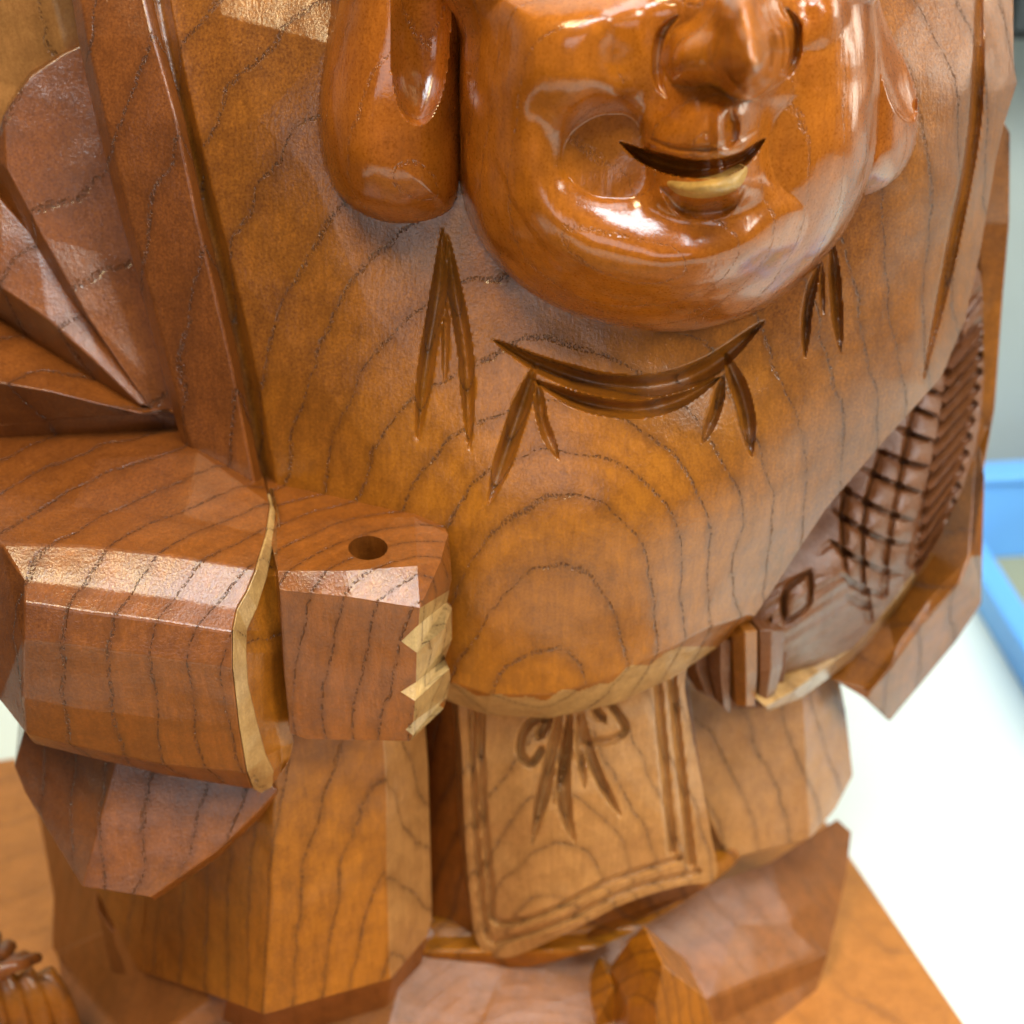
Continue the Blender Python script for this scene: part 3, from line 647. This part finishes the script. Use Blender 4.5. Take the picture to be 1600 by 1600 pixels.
# ---------------- right sleeve behind the fish
facets('right_sleeve', {'a': (1570, 190, 5.2), 'b': (1579, 205, 5.6), 'c': (1579, 350, 5.5), 'd': (1570, 450, 5.5), 'e': (1556, 640, 5.1), 'f': (1537, 745, 4.4), 'f2': (1536, 870, 4.2), 'g': (1535, 943, 4.0), 'h': (1495, 1004, 3.6), 'i': (1391, 1129, 2.6), 'j': (1352, 1092, 2.3), 'k': (1300, 1062, 2.4), 'l': (1270, 1030, 3.0), 'm': (1385, 950, 3.7), 'n': (1445, 862, 4.2), 'o': (1497, 775, 4.6), 'p': (1533, 520, 5.4), 'q': (1528, 350, 5.6),
                        'r': (1516, 872, 3.5), 's': (1500, 908, 3.1), 't': (1440, 980, 2.8), 'u': (1395, 1040, 2.35), 'v': (1365, 1076, 2.15), 'w': (1450, 940, 3.05), 'x': (1400, 1010, 2.6), 'y': (1350, 1078, 2.3), 'z': (1527, 700, 4.9)},
       [['a', 'b', 'c', 'q'], ['c', 'd', 'p', 'q'], ['d', 'e', 'z', 'o', 'p'], ['e', 'f', 'z'], ['f', 'f2', 'r', 'z'], ['z', 'r', 'w', 'n', 'o'], ['w', 'x', 'm', 'n'], ['x', 'y', 'k', 'l', 'm'], ['r', 's', 't', 'w'], ['w', 't', 'u', 'x'], ['x', 'u', 'v', 'y'], ['f2', 'g', 's', 'r'], ['g', 'h', 'i', 'j', 'v', 'u', 't', 's'], ['y', 'v', 'j', 'k']], 1.6, M['robe'], st, bevel=.06)

# ---------------- hand under the fish
def strip_piece(name, pts_l, pts_r, bulge, mat, parent):
    V = {}; Fs = []
    for i, (l, r_) in enumerate(zip(pts_l, pts_r)):
        V['l%d' % i] = l; V['r%d' % i] = r_; V['m%d' % i] = ((l[0] + r_[0]) / 2, (l[1] + r_[1]) / 2, (l[2] + r_[2]) / 2 - bulge)
        if i: Fs += [['l%d' % (i - 1), 'm%d' % (i - 1), 'm%d' % i, 'l%d' % i], ['m%d' % (i - 1), 'r%d' % (i - 1), 'r%d' % i, 'm%d' % i]]
    return facets(name, V, Fs, 1.0, mat, parent, bevel=.03)
rh = facets('right_hand', {'a': (1064, 1020, 1.3), 'b': (1110, 960, 1.1), 'c': (1240, 960, 1.2), 'd': (1225, 1066, 1.2), 'e': (1204, 1106, 1.1), 'f': (1150, 1108, 1.1), 'g': (1100, 1084, 1.25)}, [['a', 'b', 'c', 'd', 'e', 'f', 'g']], 1.0, M['fish'], st, bevel=.03)
strip_piece('finger', [(1072, 1010, 1.0), (1070, 1046, 1.0), (1090, 1080, 1.0)], [(1108, 1000, .85), (1106, 1040, .85), (1120, 1096, .85)], .2, M['fish'], rh)
strip_piece('finger', [(1110, 1000, .75), (1109, 1045, .75), (1122, 1098, .8)], [(1142, 1000, .6), (1142, 1050, .6), (1141, 1116, .8)], .18, M['fish'], rh)
strip_piece('finger', [(1144, 990, .55), (1146, 1050, .55), (1150, 1104, .7)], [(1184, 985, .5), (1184, 1050, .5), (1181, 1105, .7)], .18, M['robe'], rh)
strip_piece('finger', [(1186, 985, .6), (1187, 1050, .6), (1185, 1105, .75)], [(1226, 985, .8), (1224, 1040, .8), (1206, 1104, .9)], .15, M['fish'], rh)

# ---------------- the fish
fish_out = smooth_poly([(1532, 430), (1536, 520), (1536, 610), (1524, 700), (1492, 790), (1450, 860), (1400, 930), (1345, 1000), (1290, 1044), (1235, 1068), (1195, 1066), (1165, 1040), (1150, 990), (1190, 900), (1270, 780), (1370, 660), (1460, 560), (1490, 470), (1515, 420)], 5)
FT = TPS([(1530, 430, 5.2), (1536, 600, 4.6), (1500, 480, 4.9), (1490, 760, 3.35), (1400, 930, 2.6), (1290, 1044, 2.1), (1200, 1066, 1.4), (1150, 1000, 1.0), (1500, 620, 4.3),
          (1450, 600, 4.1), (1440, 700, 3.2), (1380, 700, 3.2), (1360, 800, 2.2), (1420, 800, 2.6), (1300, 800, 2.3), (1320, 900, 1.5), (1240, 900, 1.3), (1260, 980, 1.15), (1200, 980, .9), (1320, 980, 1.9), (1180, 1030, 1.0), (1380, 860, 2.15)])
LONG = [[(1502, 470), (1490, 560), (1478, 620), (1462, 720), (1440, 800), (1428, 850), (1420, 905)], [(1442, 600), (1430, 640), (1408, 740), (1394, 820), (1384, 880), (1380, 930)],
        [(1378, 710), (1362, 760), (1350, 810), (1348, 880), (1352, 930), (1358, 968)], [(1322, 768), (1318, 810), (1320, 850), (1324, 884)]]
CROSS = [[(1462, 575), (1490, 590)], [(1440, 606), (1482, 620)], [(1420, 634), (1472, 655)], [(1396, 668), (1462, 692)], [(1364, 700), (1408, 722), (1458, 732)], [(1338, 728), (1396, 756), (1448, 774)], [(1314, 764), (1378, 800), (1440, 818)],
         [(1294, 792), (1340, 824), (1390, 848), (1432, 850)], [(1290, 838), (1330, 870), (1380, 894), (1424, 896)], [(1312, 895), (1345, 920), (1385, 930)], [(1318, 928), (1345, 945), (1372, 950)]]
RAYS = [[(1506, 492 + i * 8), (1534, 455 + i * 8)] for i in range(1)] + [[(1488 - i * 4.9 if i < 8 else 1450 - (i - 8) * 4, 560 + i * 27), (1533 - (i / 13) ** 1.6 * 60, 505 + i * 25.5)] for i in range(14)]
def fish_Y(px, py):
    Y = FT(px, py)
    for L in LONG: Y = Y + gouge(px, py, L, 8, .13, taper=False)
    for L in CROSS: Y = Y + gouge(px, py, L, 7, .12, taper=True)
    for L in RAYS: Y = Y + gouge(px, py, L, 8, .16, taper=False)
    # eye
    ex, ey = px - 1245, py - 934; c_, s_ = math.cos(.45), math.sin(.45)
    u_ = (ex * c_ + ey * s_) / 21; v_ = (-ex * s_ + ey * c_) / 40; rr = (np.abs(u_) ** 1.3 + np.abs(v_) ** 1.3) ** (1 / 1.3)
    Y = Y + .16 * np.clip(1 - np.abs(rr - 1) / .28, 0, 1) - .15 * np.clip(1 - rr ** 2, 0, 1)
    Y = Y + gouge(px, py, [(1190, 1060), (1196, 1010), (1205, 960)], 7, .18) + gouge(px, py, [(1276, 870), (1300, 850), (1330, 880)], 6, .06)
    Y = Y + .02 * np.sin(px / 5.5 + py / 3.4) * (py > 900)
    return Y
fish = field('fish', fish_out, fish_Y, 2.4, .6, M['fish'], st, sharp=55)
# raised scales between the cuts, one by one
def lx(L, y): P = smooth_line(L); return float(np.interp(y, P[:, 1], P[:, 0]))
def cy(L, x):
    P = np.array(L, float)
    if x < P[0, 0]: s_ = (P[1, 1] - P[0, 1]) / (P[1, 0] - P[0, 0]); return P[0, 1] + s_ * (x - P[0, 0])
    if x > P[-1, 0]: s_ = (P[-1, 1] - P[-2, 1]) / (P[-1, 0] - P[-2, 0]); return P[-1, 1] + s_ * (x - P[-1, 0])
    return float(np.interp(x, P[:, 0], P[:, 1]))
def cross_pt(L, Cr):
    y = 700.0
    for _ in range(30): y = cy(Cr, lx(L, y))
    return lx(L, y), y
def scale_tile(q):
    q = np.array(q); N = 5; V = []
    for i in range(N):
        for j in range(N):
            a_, b_ = i / (N - 1), j / (N - 1); ia, ib = .13 + .74 * a_, .13 + .74 * b_
            p = (1 - ia) * ((1 - ib) * q[0] + ib * q[1]) + ia * ((1 - ib) * q[3] + ib * q[2])
            rim = (i in (0, N - 1)) or (j in (0, N - 1))
            V.append(at(p[0], p[1], float(FT(np.array([p[0]]), np.array([p[1]]))[0]) + (.03 if rim else -.03) - a_ * .10))
    Fc = [(i * N + j, i * N + j + 1, (i + 1) * N + j + 1, (i + 1) * N + j) for i in range(N - 1) for j in range(N - 1)]
    V, Fc = close_back(V, Fc, .12); mesh_obj('scale', V, Fc, M['fish'], fish, sharp=60)
for li in range(3):
    for ci in range(10):
        q = [cross_pt(LONG[li + 1], CROSS[ci]), cross_pt(LONG[li], CROSS[ci]), cross_pt(LONG[li], CROSS[ci + 1]), cross_pt(LONG[li + 1], CROSS[ci + 1])]
        c_ = np.mean(q, 0); ext = [p for p in q]
        if min(abs(q[3][1] - q[0][1]), abs(q[2][1] - q[1][1])) < 12 or abs(q[1][0] - q[0][0]) < 12: continue
        if c_[1] < LONG[li + 1][0][1] - 12 or c_[1] > min(LONG[li][-1][1], LONG[li + 1][-1][1] + 30): continue
        scale_tile(q)
for a_, b_ in zip(RAYS[1:], RAYS[2:]):
    q = [np.array(a_[0]), np.array(a_[1]), np.array(b_[1]), np.array(b_[0])]
    V = []; n_ = 5
    for i in range(n_):
        t_ = .06 + .9 * i / (n_ - 1)
        for b2, dy_ in ((.18, .06), (.5, -.08), (.76, -.14)):
            p = (q[0] * (1 - t_) + q[1] * t_) * (1 - b2) + (q[3] * (1 - t_) + q[2] * t_) * b2
            V.append(at(p[0], p[1], float(FT(np.array([p[0]]), np.array([p[1]]))[0]) + dy_))
    Fc = [(i * 3 + j, i * 3 + j + 1, i * 3 + j + 4, i * 3 + j + 3) for i in range(n_ - 1) for j in range(2)]
    V, Fc = close_back(V, Fc, .12); mesh_obj('fin_ray', V, Fc, M['fish'], fish, sharp=60)
# pale cut edge along the fish's belly
V = {}; Fs = []
E1 = [(1196, 1105, .7), (1240, 1080, 1.3), (1280, 1050, 2.0), (1345, 1004, 2.7), (1405, 930, 3.2), (1455, 862, 3.7)]
E2 = [(1200, 1112, 1.0), (1250, 1092, 1.7), (1292, 1062, 2.3), (1352, 1014, 3.0), (1411, 936, 3.5), (1460, 866, 4.0)]
for i, (p, q) in enumerate(zip(E1, E2)):
    V['p%d' % i] = (p[0], p[1], p[2] - .25); V['q%d' % i] = q
    V['o%d' % i] = (p[0] - 16, p[1] - 14, p[2] - .1)
    if i: Fs += [['p%d' % (i - 1), 'q%d' % (i - 1), 'q%d' % i, 'p%d' % i], ['o%d' % (i - 1), 'p%d' % (i - 1), 'p%d' % i, 'o%d' % i]]
facets('fish_belly_edge', V, Fs, .5, M['edge'], fish, bevel=.02)

# ---------------- ears
def ear(outline, Y0fn, amp, r, hollow, name, depth, angle):
    O = smooth_poly(outline, 5)
    def fn(px, py):
        d, _, _ = dseg(px, py, O, closed=True)
        q = np.clip(d / r, 0, 1); prof = np.sqrt(np.clip(1 - (1 - q) ** 2, 0, 1))
        Y = Y0fn(px, py) - amp * prof
        cx, cy, rx, ry = hollow; c_, s_ = math.cos(angle), math.sin(angle)
        u_ = ((px - cx) * c_ + (py - cy) * s_) / rx; v_ = (-(px - cx) * s_ + (py - cy) * c_) / ry
        rr = u_ ** 2 + np.abs(v_) ** 2.6
        Y = Y + depth * np.clip(1 - rr, 0, 1) ** .45
        return Y
    return field(name, O, fn, 2.8, 1.0, M['skin'], head, sharp=60)
# ---------------- head
face_out = smooth_poly([(722, -80), (718, 60), (718, 200), (724, 300), (745, 370), (790, 430), (850, 474), (930, 506), (1030, 521), (1120, 512), (1200, 480), (1270, 424), (1325, 355), (1358, 285), (1373, 210), (1376, 100), (1368, 10), (1358, -80)], 5)
H = TPS([(740, -60, 1.3), (740, 100, 1.9), (745, 250, 1.8), (790, 380, 1.75), (900, 470, 1.8), (1030, 500, 1.85), (1180, 460, 1.85), (1290, 370, 1.7), (1345, 270, 1.55), (1365, 120, 1.5), (1355, -60, 1.0),
         (790, 10, 2.0), (850, 30, 2.35), (950, 30, 2.55), (870, 100, 2.45), (960, 100, 2.35), (1010, 40, 2.25), (850, -60, 1.6), (950, -60, 1.85), (800, 150, 2.15),
         (840, 178, 2.1), (900, 168, 2.3), (960, 158, 2.3), (1010, 150, 2.15),
         (905, 235, 1.7), (940, 228, 1.0), (965, 258, 1.15), (915, 290, 1.85), (975, 210, 1.1), (960, 300, 1.85),
         (800, 260, 2.0), (845, 240, 2.05), (830, 320, 2.0), (870, 370, 2.05), (930, 345, 2.1), (1000, 390, 2.25), (1080, 400, 2.35), (1170, 380, 2.3), (1240, 330, 2.05), (930, 420, 2.1), (1030, 450, 2.2), (1150, 430, 2.2), (1030, 330, 2.05), (1100, 345, 2.15), (1170, 325, 2.1),
         (990, 190, 1.9), (1040, 170, 2.25), (1100, 170, 2.75), (1150, 175, 2.8), (1200, 160, 2.2), (1010, 222, 2.15), (1070, 236, 2.75), (1130, 236, 2.9), (1180, 215, 2.3), (1215, 190, 1.8),
         (1230, 225, 1.5), (1280, 225, 1.2), (1230, 270, 1.7), (1290, 280, 1.5), (1320, 215, 1.15),
         (1235, 165, 1.9), (1285, 155, 1.95), (1335, 170, 1.6), (1250, 110, 1.8), (1290, 60, 2.0), (1310, 10, 2.1), (1340, 90, 1.5), (1260, 20, 1.9), (1300, -50, 1.5),
         (1050, -50, 2.3), (1150, -60, 2.7), (1220, -50, 2.2), (1100, 100, 2.3), (1180, 100, 2.4)], lam=.06)
nose_out = smooth_poly([(1100, -100), (1078, 10), (1046, 45), (1034, 90), (1044, 130), (1078, 146), (1112, 144), (1140, 158), (1178, 160), (1208, 140), (1226, 118), (1240, 80), (1236, 40), (1216, 10), (1210, -100)], 4)
NS = TPS([(1060, 90, 2.85), (1090, 70, 3.0), (1095, 110, 3.0), (1080, 135, 2.7), (1112, 20, 2.9), (1120, -60, 2.3), (1150, -60, 3.0), (1158, 10, 4.0), (1172, 60, 4.3), (1178, 100, 4.4), (1172, 132, 4.0), (1142, 130, 3.5), (1135, 60, 3.6), (1218, 85, 3.2), (1208, 30, 3.0), (1195, -60, 2.3), (1208, 122, 3.6), (1150, 95, 4.0)])
def sg(px, py, cx, cy, rx, ry, p=2.0, th=0):
    c_, s_ = math.cos(th), math.sin(th); u_ = ((px - cx) * c_ + (py - cy) * s_) / rx; v_ = (-(px - cx) * s_ + (py - cy) * c_) / ry
    return np.exp(-(u_ ** 2 + v_ ** 2) ** p)
def dome(px, py, cx, cy, rx, ry, th=0):
    c_, s_ = math.cos(th), math.sin(th); u_ = ((px - cx) * c_ + (py - cy) * s_) / rx; v_ = (-(px - cx) * s_ + (py - cy) * c_) / ry
    return np.sqrt(np.clip(1 - u_ ** 2 - v_ ** 2, 0, 1))
def face_Y(px, py):
    d, _, _ = dseg(px, py, face_out, closed=True)
    q = np.clip(d / 125, 0, 1); prof = np.sqrt(np.clip(1 - (1 - q) ** 2, 0, 1))
    Hh = H(px, py)
    # chin roll
    Hh = Hh - gouge(px, py, [(775, 250), (800, 340), (850, 410), (930, 455), (1030, 476), (1150, 462), (1240, 405), (1310, 320)], 30, .07)
    # nose: ridge, bulb and the two wings
    dn, _, _ = dseg(px, py, nose_out, closed=True); qn = np.where(inside(px, py, nose_out), np.clip(dn / 44, 0, 1), 0)
    Hh = np.maximum(Hh, 1.9 + (NS(px, py) - 1.9) * np.sqrt(np.clip(1 - (1 - qn) ** 2, 0, 1)))
    Hh = Hh - gouge(px, py, [(1062, 22), (1036, 50), (1027, 90), (1030, 130), (1044, 155)], 9, .13)
    Hh = Hh - gouge(px, py, [(1226, 10), (1245, 40), (1244, 85), (1228, 125)], 8, .2)
    Hh = Hh - gouge(px, py, [(1120, 60), (1118, 100), (1130, 146)], 24, .06)
    # philtrum and lip edge
    Hh = Hh + .22 * np.clip(1 - np.abs(px - 1122) / 14, 0, 1) * np.clip(1 - np.abs(py - 202) / 40, 0, 1) ** .5 - gouge(px, py, [(1142, 168), (1144, 205), (1138, 232)], 12, .18)
    Hh = Hh - gouge(px, py, [(1000, 212), (1060, 232), (1130, 228), (1190, 200)], 6, .06)
    # mouth: a dark crescent under the upper lip
    Hh = Hh - gouge(px, py, [(968, 222), (1010, 246), (1070, 262), (1120, 262), (1160, 248), (1196, 216)], 15, .8)
    Hh = Hh + .38 * sg(px, py, 1108, 300, 62, 24, 1.2, -.08)
    Hh = Hh - gouge(px, py, [(1030, 292), (1080, 322), (1130, 318), (1165, 292)], 20, .22)
    Y0 = .55 - (py / 520) * .35
    return Y0 - Hh * prof
head = field('head', face_out, face_Y, 2.5, 2.0, M['skin'], st, sharp=70)
lobL = [(545, -80), (530, 0), (505, 120), (498, 200), (510, 270), (540, 318), (590, 346), (640, 352), (690, 340), (714, 315), (722, 250), (722, 100), (724, -80)]
ear(lobL, lambda x, y: .95 - y * .0006 + 0 * x, 1.25, 95, (657, 30, 46, 166), 'ear', .75, .03)
lobR = [(1340, -80), (1362, -40), (1390, 40), (1420, 100), (1436, 160), (1434, 220), (1418, 262), (1388, 292), (1350, 308), (1322, 300), (1330, 200), (1335, 60)]
ear(lobR, lambda x, y: 1.2 + (x - 1340) * .006 + 0 * y, 1.1, 60, (1396, 95, 24, 98), 'ear', .5, -.28)
# raw pale lower lip
lip_out = smooth_poly([(1044, 284), (1085, 285), (1130, 276), (1166, 260), (1162, 284), (1138, 303), (1095, 310), (1058, 303)], 5)
def lip_Y(px, py):
    d, _, _ = dseg(px, py, lip_out, closed=True)
    return face_Y(px, py) - .01 - .06 * np.clip(d / 8, 0, 1)
field('lower_lip', lip_out, lip_Y, 2.5, .15, M['mouth'], head)

# ================================================================== small carving at the lower left, on the plinth
lo = at(-40, 1560, -.8); lo[2] = ZP
sm = tag(empty('small_carving', lo), 'small dark carving of ridged bundled strands on the plinth at lower left', 'carving')
def strand(pts, r, mat):
    bm = bmesh.new(); P = [at(*p) for p in pts]; P = smooth_line(P, 4); rings = []
    for i, p in enumerate(P):
        t = P[min(i + 1, len(P) - 1)] - P[max(i - 1, 0)]; t /= np.linalg.norm(t)
        s = np.cross(t, [0, 1, .2]); s /= np.linalg.norm(s); q = np.cross(s, t)
        rings.append([bm.verts.new(Vector((p + (s * math.cos(a_) + q * math.sin(a_) * .8) * r * (1 - .25 * abs(i / len(P) - .4)) - lo) * S)) for a_ in np.linspace(0, 2 * math.pi, 9)[:-1]])
    for a_, b_ in zip(rings, rings[1:]):
        for k in range(8): bm.faces.new((a_[k], a_[(k + 1) % 8], b_[(k + 1) % 8], b_[k]))
    bm.faces.new(rings[0]); bm.faces.new(rings[-1][::-1]); bmesh.ops.recalc_face_normals(bm, faces=bm.faces)
    me = bpy.data.meshes.new('strand'); bm.to_mesh(me); bm.free(); me.shade_smooth(); me.materials.append(mat)
    o = bpy.data.objects.new('strand', me); col.objects.link(o); o.parent = sm; return o
for i in range(6):
    x = -95 + i * 32
    strand([(x, 1520, -.8 + .06 * i), (x + 12 + i * 3, 1565, -1.15 + .1 * i), (x + 28 + i * 5, 1640, -.95 + .1 * i), (x + 36 + i * 7, 1720, -.8)], .27, M['robe'])
for i in range(5):
    strand([(-60 + i * 24, 1428 + i * 17, -.2), (-70 + i * 22, 1462 + i * 11, -.75), (-95 + i * 21, 1506 + i * 5, -1.0)], .2, M['red'])
strand([(-120, 1545, -1.0), (-40, 1528, -1.25), (20, 1510, -1.15), (56, 1497, -.6)], .16, M['red'])
